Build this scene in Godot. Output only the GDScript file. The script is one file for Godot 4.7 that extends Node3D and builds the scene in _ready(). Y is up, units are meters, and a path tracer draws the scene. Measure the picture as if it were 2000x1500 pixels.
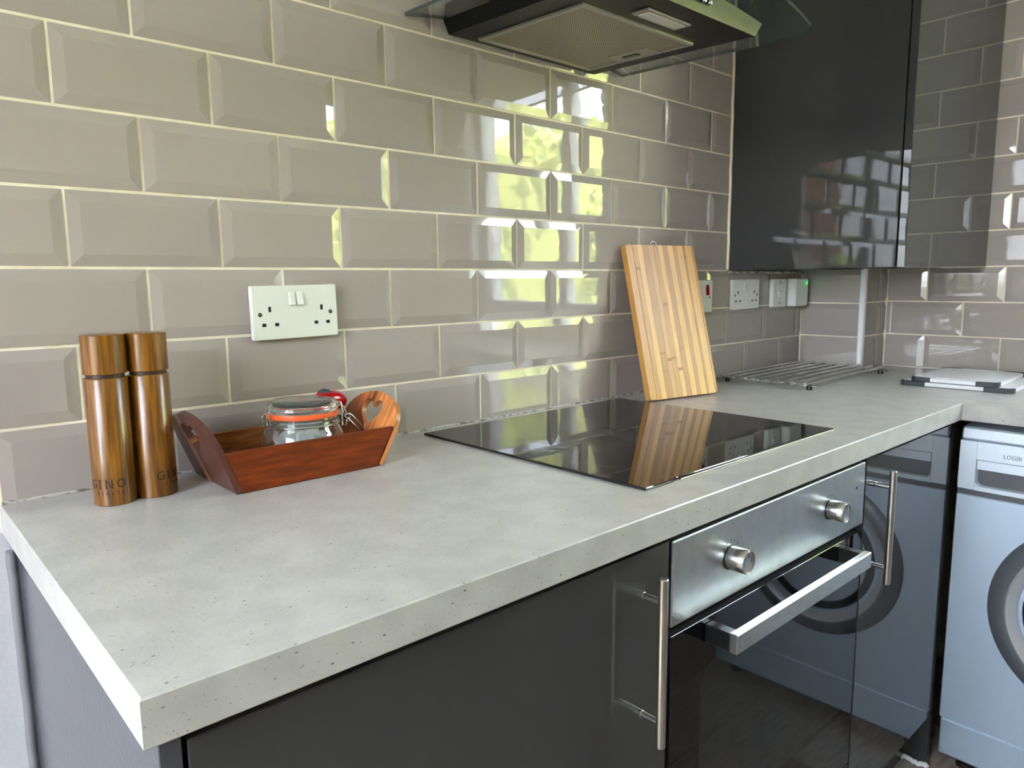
extends Node3D
# Kitchen corner. Metres, y up: back wall grout plane z = 0, floor y = 0, x runs along the back wall.

const TOP := 0.90            # worktop surface
const EYE := 1.2035          # grout line at eye level (tile row 0 starts here)
const XR := 2.2347           # right-hand wall
const PITCH_X := 0.2025
const PITCH_Y := 0.10374

var M := {}
var used := {}
var rng := RandomNumberGenerator.new()


func _ready() -> void:
	rng.seed = 11
	# ---- camera, sky, exposure
	var cam := Camera3D.new()
	cam.name = "camera"
	cam.keep_aspect = Camera3D.KEEP_HEIGHT
	cam.fov = rad_to_deg(2.0 * atan(750.0 / 1420.0))
	cam.near = 0.02
	cam.far = 200.0
	cam.transform = Transform3D(Basis.from_euler(Vector3(-0.1401, -0.73789, -0.01025), EULER_ORDER_YXZ), Vector3(-0.22318, 1.17928, 1.11995))
	add_child(cam)
	cam.current = true
	var sky_mat := ProceduralSkyMaterial.new()
	sky_mat.sky_top_color = Color(0.86, 0.92, 1.0)
	sky_mat.sky_horizon_color = Color(0.95, 0.975, 1.0)
	sky_mat.ground_horizon_color = Color(0.55, 0.56, 0.5)
	sky_mat.ground_bottom_color = Color(0.4, 0.42, 0.36)
	sky_mat.sun_angle_max = 0.1
	var sky := Sky.new()
	sky.sky_material = sky_mat
	var env := Environment.new()
	env.background_mode = Environment.BG_SKY
	env.sky = sky
	env.background_energy_multiplier = 20.0
	env.tonemap_mode = Environment.TONE_MAPPER_LINEAR
	env.tonemap_exposure = 1.8
	env.sdfgi_enabled = true
	env.ssao_enabled = true
	env.ssil_enabled = true
	var we := WorldEnvironment.new()
	we.name = "environment"
	we.environment = env
	add_child(we)
	var sun := DirectionalLight3D.new()
	sun.name = "sun"
	sun.light_color = Color(1.0, 0.96, 0.86)
	sun.light_energy = 25.0
	sun.light_angular_distance = 0.6
	sun.shadow_enabled = true
	sun.rotation_degrees = Vector3(-68.0, -65.0, 0.0)
	add_child(sun)
	materials()
	room()
	outside()
	tiles()
	worktop()
	base_units()
	oven()
	washing_machine()
	wall_cabinet()
	hood()
	hob()
	sockets()
	mills()
	tray()
	jar()
	bamboo_board()
	trivet()
	white_boards()


# ------------------------------------------------------------------ materials
func mat(albedo: Color, rough := 0.5, metal := 0.0, spec := 0.5) -> StandardMaterial3D:
	var m := StandardMaterial3D.new()
	m.albedo_color = albedo
	m.roughness = rough
	m.metallic = metal
	m.metallic_specular = spec
	return m


func c8(r: int, g: int, b: int) -> Color:
	return Color(r / 255.0, g / 255.0, b / 255.0)


func noise_tex(freq: float, ramp: Array, size := 512, octaves := 4, noise_seed := 1, normal := false, kind := FastNoiseLite.TYPE_SIMPLEX_SMOOTH) -> NoiseTexture2D:
	var n := FastNoiseLite.new()
	n.noise_type = kind
	n.seed = noise_seed
	n.frequency = freq
	n.fractal_octaves = octaves
	var t := NoiseTexture2D.new()
	t.width = size
	t.height = size
	t.seamless = true
	t.noise = n
	if normal:
		t.as_normal_map = true
		t.bump_strength = 4.0
	elif ramp.size():
		var g := Gradient.new()
		var offs := PackedFloat32Array()
		var cols := PackedColorArray()
		for e in ramp:
			offs.append(e[0])
			cols.append(e[1])
		g.offsets = offs
		g.colors = cols
		t.color_ramp = g
	return t


func triplanar(m: StandardMaterial3D, scale: Vector3, world := false, offset := Vector3.ZERO) -> StandardMaterial3D:
	m.uv1_triplanar = true
	m.uv1_world_triplanar = world
	m.uv1_triplanar_sharpness = 8.0
	m.uv1_scale = scale
	m.uv1_offset = offset
	return m


func grey(v: float) -> Color:
	return Color(v, v, v)


func materials() -> void:
	var wave := noise_tex(0.012, [], 512, 2, 5, true)
	wave.bump_strength = 1.0
	# three near-identical batches of the same taupe glaze
	for i in 3:
		var t := mat([c8(168, 159, 152), c8(165, 156, 150), c8(170, 161, 153)][i], 0.025)
		t.normal_enabled = true
		t.normal_texture = wave
		t.normal_scale = 0.10
		triplanar(t, Vector3(3, 3, 3), true)
		M["tile%d" % i] = t
	var grout := mat(c8(240, 234, 220), 0.85)
	grout.albedo_texture = noise_tex(0.02, [[0.0, c8(236, 230, 216)], [0.75, c8(255, 252, 244)], [1.0, c8(255, 255, 250)]], 256, 4, 3)
	M.grout = triplanar(grout, Vector3(3, 3, 3), true)
	var paint := mat(c8(206, 206, 212), 0.45)
	paint.normal_enabled = true
	paint.normal_texture = noise_tex(0.05, [], 512, 3, 8, true)
	paint.normal_scale = 0.2
	M.paint = triplanar(paint, Vector3(4, 4, 4), true)
	M.warm_paint = mat(c8(170, 160, 150), 0.6)
	M.ceiling = mat(c8(238, 236, 230), 0.9)
	M.white_plastic = mat(c8(226, 227, 218), 0.3)
	M.upvc = mat(c8(240, 240, 240), 0.25)
	# anthracite gloss doors
	M.gloss = mat(c8(60, 60, 60), 0.03)
	M.gloss_light = mat(c8(58, 59, 58), 0.0, 0.0, 0.68)
	var panel := mat(c8(72, 72, 78), 0.12)
	panel.normal_enabled = true
	panel.normal_texture = noise_tex(0.05, [], 512, 3, 8, true)
	panel.normal_scale = 0.05
	M.panel = triplanar(panel, Vector3(3, 3, 3), true)
	M.void_black = mat(c8(14, 14, 14), 0.8)
	M.dark = mat(c8(34, 34, 35), 0.5)
	M.black_gloss = mat(c8(8, 8, 9), 0.04)
	M.black_plastic = mat(c8(20, 20, 21), 0.35)
	M.hood_black = mat(c8(14, 14, 14), 0.42, 0.0, 0.32)
	M.hood_front = mat(c8(40, 40, 39), 0.3, 0.0, 0.3)
	M.worktop = worktop_material()
	M.plaster = mat(c8(150, 130, 112), 0.9)
	M.grey_sealant = mat(c8(128, 128, 134), 0.5)
	M.sealant = mat(c8(205, 202, 194), 0.6)
	var dirt := mat(c8(190, 186, 178), 0.7)
	dirt.albedo_texture = noise_tex(0.06, [[0.0, c8(110, 102, 94)], [0.4, c8(190, 184, 176)], [0.6, c8(255, 255, 255)], [1.0, c8(255, 255, 255)]], 256, 3, 21)
	M.dirty_seal = triplanar(dirt, Vector3(3, 3, 3), true)
	# metals
	var steel := mat(c8(186, 190, 194), 0.40, 1.0)
	steel.roughness_texture = noise_tex(0.012, [[0.0, grey(0.80)], [1.0, grey(1.0)]], 512, 5, 31)
	steel.albedo_texture = noise_tex(0.016, [[0.0, grey(0.93)], [1.0, grey(1.0)]], 512, 5, 33)
	M.steel = triplanar(steel, Vector3(3.5, 3.5, 3.5), true)
	var bar := mat(c8(214, 216, 214), 0.36, 1.0)
	bar.roughness_texture = noise_tex(0.03, [[0.0, grey(0.75)], [1.0, grey(1.0)]], 512, 4, 35)
	bar.albedo_texture = noise_tex(0.03, [[0.0, grey(0.8)], [0.5, grey(0.97)], [1.0, grey(1.0)]], 512, 4, 37)
	M.brushed = triplanar(bar, Vector3(2.0, 40.0, 40.0), true)
	M.chrome = mat(c8(205, 205, 202), 0.16, 1.0)
	M.satin = mat(c8(198, 198, 194), 0.27, 1.0)
	M.rack = mat(c8(214, 214, 212), 0.2, 1.0)
	M.wire = mat(c8(200, 200, 198), 0.2, 1.0)
	M.filter_metal = filter_material()
	M.frame_metal = mat(c8(170, 166, 156), 0.4, 0.8)
	M.silver = mat(c8(202, 220, 238), 0.46, 0.8)
	M.silver_light = mat(c8(222, 232, 242), 0.46, 0.7)
	M.silver_dark = mat(c8(98, 102, 106), 0.35, 0.3)
	M.silver_ring = mat(c8(206, 208, 214), 0.34, 0.5)
	# glass
	M.pane = glass_sheet(Color(0.97, 1.0, 0.98, 0.04), 0.0)
	M.hood_glass = glass_sheet(Color(0.30, 0.36, 0.34, 0.30), 0.03)
	var edge := mat(c8(58, 70, 66), 0.06)
	M.hood_edge = edge
	var jg := StandardMaterial3D.new()
	jg.albedo_color = Color(0.97, 1.0, 0.99, 0.02)
	jg.roughness = 0.0
	jg.refraction_enabled = true
	jg.refraction_scale = 0.05
	M.jar_glass = jg
	M.window_tint = mat(c8(30, 32, 31), 0.04)
	M.lens = mat(c8(215, 212, 200), 0.25)
	M.orange = mat(c8(236, 96, 44), 0.45)
	M.red = mat(c8(176, 14, 30), 0.14)
	M.grey_rubber = mat(c8(58, 62, 66), 0.55)
	M.board_white = mat(c8(232, 233, 236), 0.35)
	M.packet = mat(c8(225, 226, 232), 0.35)
	M.ink = mat(c8(58, 62, 68), 0.5)
	M.screw = mat(c8(92, 88, 76), 0.4, 0.8)
	var led := mat(c8(30, 240, 90), 0.4)
	led.emission_enabled = true
	led.emission = c8(30, 255, 90)
	led.emission_energy_multiplier = 1.6
	M.led = led
	# woods
	var mw := mat(Color.WHITE, 0.33)
	mw.albedo_texture = noise_tex(0.018, [[0.0, c8(72, 41, 3)], [0.4, c8(106, 65, 6)], [0.6, c8(124, 79, 9)], [1.0, c8(148, 99, 16)]], 512, 5, 41)
	mw.clearcoat_enabled = true
	mw.clearcoat = 0.35
	mw.clearcoat_roughness = 0.18
	M.mill = triplanar(mw, Vector3(17.0, 0.8, 17.0), true)
	M.mill_dark = mat(c8(58, 34, 16), 0.5)
	M.burnt = mat(c8(44, 22, 4), 0.8)
	M.tray_side = tray_wood([[0.0, c8(82, 29, 2)], [0.5, c8(110, 42, 3)], [1.0, c8(134, 56, 7)]], 51, Vector3(1.2, 9.0, 9.0))
	M.tray_floor = tray_wood([[0.0, c8(110, 62, 28)], [0.5, c8(148, 92, 46)], [1.0, c8(176, 116, 62)]], 53, Vector3(1.2, 9.0, 9.0))
	M.tray_end_dark = plank_material([[0.0, 0.28, c8(78, 42, 30)], [0.28, 0.40, c8(186, 116, 64)], [0.40, 1.0, c8(80, 44, 34)]])
	M.tray_end_warm = plank_material([[0.0, 0.50, c8(196, 122, 66)], [0.50, 0.57, c8(112, 60, 30)], [0.57, 1.0, c8(160, 88, 44)]])
	var tones := [c8(208, 152, 78), c8(198, 143, 72), c8(228, 174, 90), c8(184, 130, 62), c8(230, 176, 94)]
	for i in tones.size():
		var b := mat(tones[i], 0.38)
		b.albedo_texture = noise_tex(0.02, [[0.0, grey(0.86)], [0.5, grey(0.95)], [1.0, grey(1.0)]], 512, 5, 60 + i)
		M["bamboo%d" % i] = triplanar(b, Vector3(14, 0.9, 14))
	M.bamboo_node = mat(c8(158, 106, 52), 0.45)
	for i in 3:
		var f := mat([c8(168, 152, 136), c8(158, 142, 128), c8(176, 161, 146)][i], 0.4)
		f.albedo_texture = noise_tex(0.02, [[0.0, grey(0.7)], [0.5, grey(0.9)], [1.0, grey(1.0)]], 512, 5, 70 + i)
		M["floor%d" % i] = triplanar(f, Vector3(1.0, 1.0, 7.0), true)
	M.leaf = mat(c8(192, 202, 122), 0.6)
	M.hedge = mat(c8(180, 190, 112), 0.9)
	M.brick = mat(c8(178, 112, 84), 0.9)
	M.lawn = mat(c8(80, 84, 84), 0.95)
	M.paving = mat(c8(190, 186, 178), 0.9)
	M.hob = hob_material()


func glass_sheet(col: Color, rough: float) -> StandardMaterial3D:
	var m := mat(col, rough)
	m.transparency = BaseMaterial3D.TRANSPARENCY_ALPHA
	return m


func tray_wood(ramp: Array, s: int, scale: Vector3) -> StandardMaterial3D:
	var m := mat(Color.WHITE, 0.5, 0.0, 0.38)
	m.albedo_texture = noise_tex(0.02, ramp, 512, 5, s)
	return triplanar(m, scale, true)


# a panel glued up from planks of different tone: bands across the panel's width (local x, 0.155 wide), grain along local y
func plank_material(bands: Array) -> StandardMaterial3D:
	var n := FastNoiseLite.new()
	n.seed = 5
	n.frequency = 0.02
	n.fractal_octaves = 4
	var im := Image.create(256, 256, false, Image.FORMAT_RGB8)
	for x in 256:
		var col: Color = bands[0][2]
		for b in bands:
			if x / 256.0 >= b[0]:
				col = b[2]
		for y in 256:
			var k: float = 1.0 + 0.30 * n.get_noise_2d(x * 3.0, y * 0.35)
			im.set_pixel(x, y, Color(col.r * k, col.g * k, col.b * k))
	var m := mat(Color.WHITE, 0.38)
	m.albedo_texture = ImageTexture.create_from_image(im)
	return triplanar(m, Vector3(1.0 / 0.155, 1.0 / 0.155, 1.0 / 0.155), false, Vector3(0.5, 0.0, 0.5))


func worktop_material() -> StandardMaterial3D:
	var n := FastNoiseLite.new()
	n.seed = 77
	n.frequency = 0.006
	n.fractal_octaves = 5
	var im: Image = n.get_seamless_image(1024, 1024)
	im.convert(Image.FORMAT_RGB8)
	var g := RandomNumberGenerator.new()
	g.seed = 4
	for y in 1024:
		for x in 1024:
			var v: float = im.get_pixel(x, y).r
			var k: float = lerpf(0.93, 1.0, smoothstep(0.1, 0.9, v))
			k *= 1.0 + (g.randf() - 0.5) * 0.025
			im.set_pixel(x, y, Color(k * 0.745, k * 0.735, k * 0.715))
	for i in 3400:
		var x0 := g.randi_range(4, 1015)
		var y0 := g.randi_range(4, 1015)
		var w := 1 if g.randf() < 0.5 else (2 if g.randf() < 0.8 else 4)
		var h := 1 if w < 3 else g.randi_range(1, 3)
		var d: float = g.randf_range(0.30, 0.66)
		im.fill_rect(Rect2i(x0, y0, w + g.randi_range(0, 1), h), Color(d * 1.0, d * 0.96, d * 0.90))
	for i in 500:
		im.fill_rect(Rect2i(g.randi_range(4, 1015), g.randi_range(4, 1015), 2, 1), Color(0.86, 0.86, 0.85))
	var m := mat(Color.WHITE, 0.30)
	m.albedo_texture = ImageTexture.create_from_image(im)
	m.normal_enabled = true
	m.normal_texture = noise_tex(0.08, [], 512, 3, 79, true)
	m.normal_scale = 0.06
	return triplanar(m, Vector3(2.0, 2.0, 2.0), true)


# expanded metal: rows of slanted openings, far too fine to build one by one
func filter_material() -> StandardMaterial3D:
	var im := Image.create(32, 32, false, Image.FORMAT_RGB8)
	var bump := Image.create(32, 32, false, Image.FORMAT_RGB8)
	for y in 32:
		for x in 32:
			var u := fposmod(x + (16.0 if y >= 16 else 0.0), 32.0) / 32.0 - 0.5
			var v := (y % 16) / 16.0 - 0.5
			var a: float = absf(u) / 0.40 + absf(v) / 0.42
			var hole := a < 0.85
			im.set_pixel(x, y, Color(0.05, 0.05, 0.045) if hole else Color(0.66, 0.63, 0.55))
			bump.set_pixel(x, y, Color.BLACK if hole else Color.WHITE)
	bump.bump_map_to_normal_map(3.0)
	var m := mat(Color.WHITE, 0.45, 0.5)
	m.albedo_texture = ImageTexture.create_from_image(im)
	m.normal_enabled = true
	m.normal_texture = ImageTexture.create_from_image(bump)
	return triplanar(m, Vector3(190, 190, 190))


# black ceramic glass with thin printed zone rings, greasy haze around the front-left zone
func hob_material() -> StandardMaterial3D:
	var W := 640
	var H := 576
	var n := FastNoiseLite.new()
	n.seed = 9
	n.frequency = 0.02
	n.fractal_octaves = 5
	var im := Image.create(W, H, false, Image.FORMAT_RGB8)
	var ro := Image.create(W, H, false, Image.FORMAT_RGB8)
	var zones := [[0.150, 0.36, 0.105], [0.150, 0.13, 0.075], [0.415, 0.14, 0.105], [0.415, 0.37, 0.075]]
	for y in H:
		for x in W:
			var p := Vector2(x / float(W) * 0.565, y / float(H) * 0.504)
			var c := 0.012
			for z in zones:
				var d: float = absf(p.distance_to(Vector2(z[0], z[1])) - z[2])
				if d < 0.0012:
					c = 0.10
			var nz: float = n.get_noise_2d(x, y)
			var r := 0.035 + 0.02 * maxf(nz, 0.0)
			var q := p.distance_to(Vector2(0.165, 0.225))
			var haze: float = clampf(1.0 - absf(q - 0.085) / 0.075, 0.0, 1.0) * clampf(0.35 + nz * 2.2, 0.0, 1.0)
			c += haze * 0.035
			r += haze * 0.11
			im.set_pixel(x, y, Color(c, c, c).linear_to_srgb())
			ro.set_pixel(x, y, grey(r))
	var m := mat(Color.WHITE, 1.0)
	m.albedo_texture = ImageTexture.create_from_image(im)
	m.roughness_texture = ImageTexture.create_from_image(ro)
	m.texture_repeat = false
	return m


# ------------------------------------------------------------------ shapes
class Shape:
	var st := SurfaceTool.new()
	var xf := Transform3D.IDENTITY

	func _init() -> void:
		st.begin(Mesh.PRIMITIVE_TRIANGLES)

	func vert(p: Vector3, n: Vector3, uv := Vector2.ZERO) -> void:
		st.set_normal((xf.basis * n).normalized())
		st.set_uv(uv)
		st.add_vertex(xf * p)

	# corners counter-clockwise as seen from outside
	func tri_n(a: Vector3, b: Vector3, c: Vector3, na: Vector3, nb: Vector3, nc: Vector3, ua := Vector2.ZERO, ub := Vector2.ZERO, uc := Vector2.ZERO) -> void:
		vert(a, na, ua)
		vert(c, nc, uc)
		vert(b, nb, ub)

	func tri(a: Vector3, b: Vector3, c: Vector3) -> void:
		var n := (b - a).cross(c - a).normalized()
		tri_n(a, b, c, n, n, n)

	func quad(a: Vector3, b: Vector3, c: Vector3, d: Vector3) -> void:
		tri(a, b, c)
		tri(a, c, d)

	func quad_n(a: Vector3, b: Vector3, c: Vector3, d: Vector3, na: Vector3, nb: Vector3, nc: Vector3, nd: Vector3) -> void:
		tri_n(a, b, c, na, nb, nc)
		tri_n(a, c, d, na, nc, nd)

	# chamfered box between two corners
	func box(lo: Vector3, hi: Vector3, ch := 0.0) -> Shape:
		var c := (lo + hi) / 2.0
		var h := (hi - lo) / 2.0
		var k: float = minf(ch, minf(h.x, minf(h.y, h.z)) * 0.9)
		for ax in 3:
			var bx := (ax + 1) % 3
			var cx := (ax + 2) % 3
			for s in [-1.0, 1.0]:
				var q := []
				for e in [[-1.0, -1.0], [1.0, -1.0], [1.0, 1.0], [-1.0, 1.0]]:
					var v := Vector3.ZERO
					v[ax] = s * h[ax]
					v[bx] = e[0] * (h[bx] - k)
					v[cx] = e[1] * (h[cx] - k)
					q.append(c + v)
				if s > 0:
					quad(q[0], q[1], q[2], q[3])
				else:
					quad(q[3], q[2], q[1], q[0])
		if k <= 0.0:
			return self
		for ax in 3:   # edges parallel to axis ax
			var bx := (ax + 1) % 3
			var cx := (ax + 2) % 3
			for e in [[1.0, 1.0], [-1.0, 1.0], [-1.0, -1.0], [1.0, -1.0]]:
				var q := []
				for f in [[-1.0, 0], [1.0, 0], [1.0, 1], [-1.0, 1]]:
					var v := Vector3.ZERO
					v[ax] = f[0] * (h[ax] - k)
					v[bx] = e[0] * (h[bx] - (k if f[1] == 1 else 0.0))
					v[cx] = e[1] * (h[cx] - (0.0 if f[1] == 1 else k))
					q.append(c + v)
				var n: Vector3 = (q[1] - q[0]).cross(q[2] - q[0])
				if n.dot(q[0] + q[2] - 2.0 * c) > 0:
					quad(q[0], q[1], q[2], q[3])
				else:
					quad(q[3], q[2], q[1], q[0])
		for sx in [-1.0, 1.0]:
			for sy in [-1.0, 1.0]:
				for sz in [-1.0, 1.0]:
					var s := Vector3(sx, sy, sz)
					var a := c + s * Vector3(h.x, h.y - k, h.z - k)
					var b := c + s * Vector3(h.x - k, h.y, h.z - k)
					var d := c + s * Vector3(h.x - k, h.y - k, h.z)
					if sx * sy * sz > 0:
						tri(a, b, d)
					else:
						tri(a, d, b)
		return self

	# turned body about the y axis; profile of (radius, height) from the bottom up the outside
	func lathe(profile: Array, segs := 48, smooth_deg := 40.0) -> Shape:
		var sn := []
		for i in profile.size() - 1:
			var d: Vector2 = profile[i + 1] - profile[i]
			sn.append(Vector2(d.y, -d.x).normalized())
		for i in profile.size() - 1:
			var n0: Vector2 = sn[i]
			var n1: Vector2 = sn[i]
			if i > 0 and absf(rad_to_deg(sn[i - 1].angle_to(sn[i]))) < smooth_deg:
				n0 = (sn[i - 1] + sn[i]).normalized()
			if i < sn.size() - 1 and absf(rad_to_deg(sn[i].angle_to(sn[i + 1]))) < smooth_deg:
				n1 = (sn[i + 1] + sn[i]).normalized()
			var p0: Vector2 = profile[i]
			var p1: Vector2 = profile[i + 1]
			for k in segs:
				var a := TAU * k / segs
				var b := TAU * (k + 1) / segs
				var da := Vector3(sin(a), 0, cos(a))
				var db := Vector3(sin(b), 0, cos(b))
				var q0 := da * p0.x + Vector3.UP * p0.y
				var q1 := db * p0.x + Vector3.UP * p0.y
				var q2 := db * p1.x + Vector3.UP * p1.y
				var q3 := da * p1.x + Vector3.UP * p1.y
				var m0 := da * n0.x + Vector3.UP * n0.y
				var m1 := db * n0.x + Vector3.UP * n0.y
				var m2 := db * n1.x + Vector3.UP * n1.y
				var m3 := da * n1.x + Vector3.UP * n1.y
				if p0.x > 1e-6:
					tri_n(q0, q1, q2, m0, m1, m2)
				if p1.x > 1e-6:
					tri_n(q0, q2, q3, m0, m2, m3)
		return self

	func tube(pts: Array, r: float, segs := 12, closed := false) -> Shape:
		var rings := []
		var nrm := []
		var last := Vector3.ZERO
		var n := pts.size()
		for i in n:
			var t: Vector3
			if closed:
				t = (pts[(i + 1) % n] - pts[(i + n - 1) % n]).normalized()
			else:
				t = (pts[mini(i + 1, n - 1)] - pts[maxi(i - 1, 0)]).normalized()
			var u: Vector3 = last if last != Vector3.ZERO else (Vector3.UP if absf(t.y) < 0.9 else Vector3.RIGHT)
			u = (u - t * t.dot(u)).normalized()
			last = u
			var v := t.cross(u)
			var ring := []
			var rn := []
			for k in segs:
				var a := TAU * k / segs
				var d := u * cos(a) + v * sin(a)
				ring.append(pts[i] + d * r)
				rn.append(d)
			rings.append(ring)
			nrm.append(rn)
		for i in (n if closed else n - 1):
			var j := (i + 1) % n
			for k in segs:
				var l := (k + 1) % segs
				quad_n(rings[i][k], rings[i][l], rings[j][l], rings[j][k], nrm[i][k], nrm[i][l], nrm[j][l], nrm[j][k])
		if not closed:
			for k in segs:
				var l := (k + 1) % segs
				tri(pts[0], rings[0][l], rings[0][k])
				tri(pts[n - 1], rings[n - 1][k], rings[n - 1][l])
		return self

	# polygon (counter-clockwise in x, y) extruded along z from z0 to z1, both rims chamfered
	func prism(poly: PackedVector2Array, z0: float, z1: float, bevel := 0.0, uv_rect := Rect2()) -> Shape:
		var n := poly.size()
		var inner := PackedVector2Array()
		var vn := []
		for i in n:
			var a := poly[(i + n - 1) % n]
			var b := poly[i]
			var c := poly[(i + 1) % n]
			var n0 := Vector2((b - a).y, -(b - a).x).normalized()
			var n1 := Vector2((c - b).y, -(c - b).x).normalized()
			var m := (n0 + n1).normalized()
			inner.append(b - m * bevel / maxf(m.dot(n0), 0.35))
			vn.append([n0, n1, m, n0.angle_to(n1)])
		var idx := Geometry2D.triangulate_polygon(inner)
		for t in range(0, idx.size(), 3):
			var p := [inner[idx[t]], inner[idx[t + 1]], inner[idx[t + 2]]]
			if (p[1] - p[0]).cross(p[2] - p[0]) < 0:
				p.reverse()
			var uv := []
			for q in p:
				uv.append((q - uv_rect.position) / uv_rect.size if uv_rect.size.x > 0 else Vector2.ZERO)
			tri_n(Vector3(p[0].x, p[0].y, z1), Vector3(p[1].x, p[1].y, z1), Vector3(p[2].x, p[2].y, z1), Vector3.BACK, Vector3.BACK, Vector3.BACK, uv[0], uv[1], uv[2])
			tri_n(Vector3(p[2].x, p[2].y, z0), Vector3(p[1].x, p[1].y, z0), Vector3(p[0].x, p[0].y, z0), Vector3.FORWARD, Vector3.FORWARD, Vector3.FORWARD)
		for i in n:
			var j := (i + 1) % n
			var a := poly[i]
			var b := poly[j]
			var e := Vector2((b - a).y, -(b - a).x).normalized()
			var na: Vector2 = vn[i][2] if absf(vn[i][3]) < 0.7 else e
			var nb: Vector2 = vn[j][2] if absf(vn[j][3]) < 0.7 else e
			var ma := Vector3(na.x, na.y, 0)
			var mb := Vector3(nb.x, nb.y, 0)
			quad_n(Vector3(a.x, a.y, z0 + bevel), Vector3(b.x, b.y, z0 + bevel), Vector3(b.x, b.y, z1 - bevel), Vector3(a.x, a.y, z1 - bevel), ma, mb, mb, ma)
			if bevel > 0.0:
				var ia := inner[i]
				var ib := inner[j]
				var fa := (ma + Vector3.BACK).normalized()
				var fb := (mb + Vector3.BACK).normalized()
				quad_n(Vector3(a.x, a.y, z1 - bevel), Vector3(b.x, b.y, z1 - bevel), Vector3(ib.x, ib.y, z1), Vector3(ia.x, ia.y, z1), fa, fb, fb, fa)
				fa = (ma + Vector3.FORWARD).normalized()
				fb = (mb + Vector3.FORWARD).normalized()
				quad_n(Vector3(ia.x, ia.y, z0), Vector3(ib.x, ib.y, z0), Vector3(b.x, b.y, z0 + bevel), Vector3(a.x, a.y, z0 + bevel), fa, fb, fb, fa)
		return self

	func mesh() -> ArrayMesh:
		return st.commit()


func sh(xf := Transform3D.IDENTITY) -> Shape:
	var s := Shape.new()
	s.xf = xf
	return s


func bx(x0: float, y0: float, z0: float, x1: float, y1: float, z1: float, ch := 0.0) -> Shape:
	return sh().box(Vector3(x0, y0, z0), Vector3(x1, y1, z1), ch)


func round_rect(w: float, h: float, r: float, n := 6) -> PackedVector2Array:
	var p := PackedVector2Array()
	for q in 4:
		var c := Vector2([1, -1, -1, 1][q] * (w / 2 - r), [1, 1, -1, -1][q] * (h / 2 - r))
		for k in n + 1:
			p.append(c + Vector2.from_angle(PI / 2 * (q + float(k) / n)) * r)
	return p


func moved(p: PackedVector2Array, by: Vector2) -> PackedVector2Array:
	var o := PackedVector2Array()
	for v in p:
		o.append(v + by)
	return o


# ------------------------------------------------------------------ things and parts
func numbered(called: String) -> String:
	used[called] = used.get(called, -1) + 1
	return called if used[called] == 0 else "%s_%03d" % [called, used[called]]


func tag(o: Node, label: String, category: String, group := "") -> void:
	o.set_meta("label", label)
	o.set_meta("category", category)
	if group:
		o.set_meta("group", group)


func thing(called: String, label: String, category: String, at := Vector3.ZERO, turn := 0.0, group := "") -> Node3D:
	var o := Node3D.new()
	o.name = numbered(called)
	add_child(o)
	o.position = at
	o.rotation.y = turn
	tag(o, label, category, group)
	return o


func part(called: String, shape: Variant, m: Material, parent: Node3D, label := "") -> MeshInstance3D:
	var o := MeshInstance3D.new()
	o.name = called
	o.mesh = shape.mesh() if shape is Shape else shape
	o.material_override = m
	o.cast_shadow = GeometryInstance3D.SHADOW_CASTING_SETTING_ON
	parent.add_child(o, true)
	if label:
		o.set_meta("label", label)
	return o


func struct(called: String, shape: Variant, m: Material) -> MeshInstance3D:
	var o := part(called, shape, m, self)
	o.set_meta("kind", "structure")
	return o


func text_mesh(s: String, size: float, depth: float) -> Mesh:
	var f := SystemFont.new()
	f.font_names = PackedStringArray(["Droid Sans"])
	var t := TextMesh.new()
	t.text = s
	t.font = f
	t.font_size = 64
	t.pixel_size = size / 64.0
	t.depth = depth
	t.curve_step = 1.0
	return t


# ------------------------------------------------------------------ room
func wall_holed(x0: float, x1: float, hz0: float, hz1: float, hy0: float, hy1: float, z0: float, z1: float, top: float) -> Shape:
	var s := sh()
	s.box(Vector3(x0, 0, z0), Vector3(x1, top, hz0))
	s.box(Vector3(x0, 0, hz1), Vector3(x1, top, z1))
	s.box(Vector3(x0, 0, hz0), Vector3(x1, hy0, hz1))
	s.box(Vector3(x0, hy1, hz0), Vector3(x1, top, hz1))
	return s


func room() -> void:
	var H := 2.42
	struct("wall_back", bx(-1.6, 0, -0.2, XR + 0.2, H, -0.008), M.paint)
	struct("wall_front", bx(-1.6, 0, 3.6, XR + 0.2, H, 3.75), M.warm_paint)
	struct("wall_right", wall_holed(XR + 0.008, XR + 0.2, 0.98, 1.90, 1.02, 2.30, -0.008, 3.6, H), M.paint)
	struct("wall_left", wall_holed(-1.6, -1.45, 0.42, 1.38, 0.90, 2.12, -0.008, 3.6, H), M.paint)
	struct("ceiling", bx(-1.6, H, -0.2, XR + 0.2, H + 0.1, 3.75), M.ceiling)
	var floor_node := struct("floor", bx(-1.6, -0.12, -0.2, XR + 0.2, -0.006, 3.75), M.dark)
	# laminate planks run along x
	var plank_meshes := []
	for w in [1.2, 0.6]:
		plank_meshes.append(bx(-w / 2 + 0.0008, -0.006, -0.0942, w / 2 - 0.0008, 0.0, 0.0942, 0.0012).mesh())
	for row in 19:
		var z := -0.02 + row * 0.19
		var x: float = -1.8 + [0.0, -0.4, -0.8][row % 3]
		while x < XR:
			var c: float = x + 0.6
			if c + 0.6 > -1.8 and c - 0.6 < XR:
				var p := part("floor_plank", plank_meshes[0], M["floor%d" % rng.randi_range(0, 2)], floor_node)
				p.position = Vector3(c, 0, z)
			x += 1.2
	window("window_1", XR + 0.10, 0.98, 1.90, 1.02, 2.30, [1.30], 1.0)
	window("window_2", -1.53, 0.42, 1.38, 0.90, 2.12, [0.90], -1.0)


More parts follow.
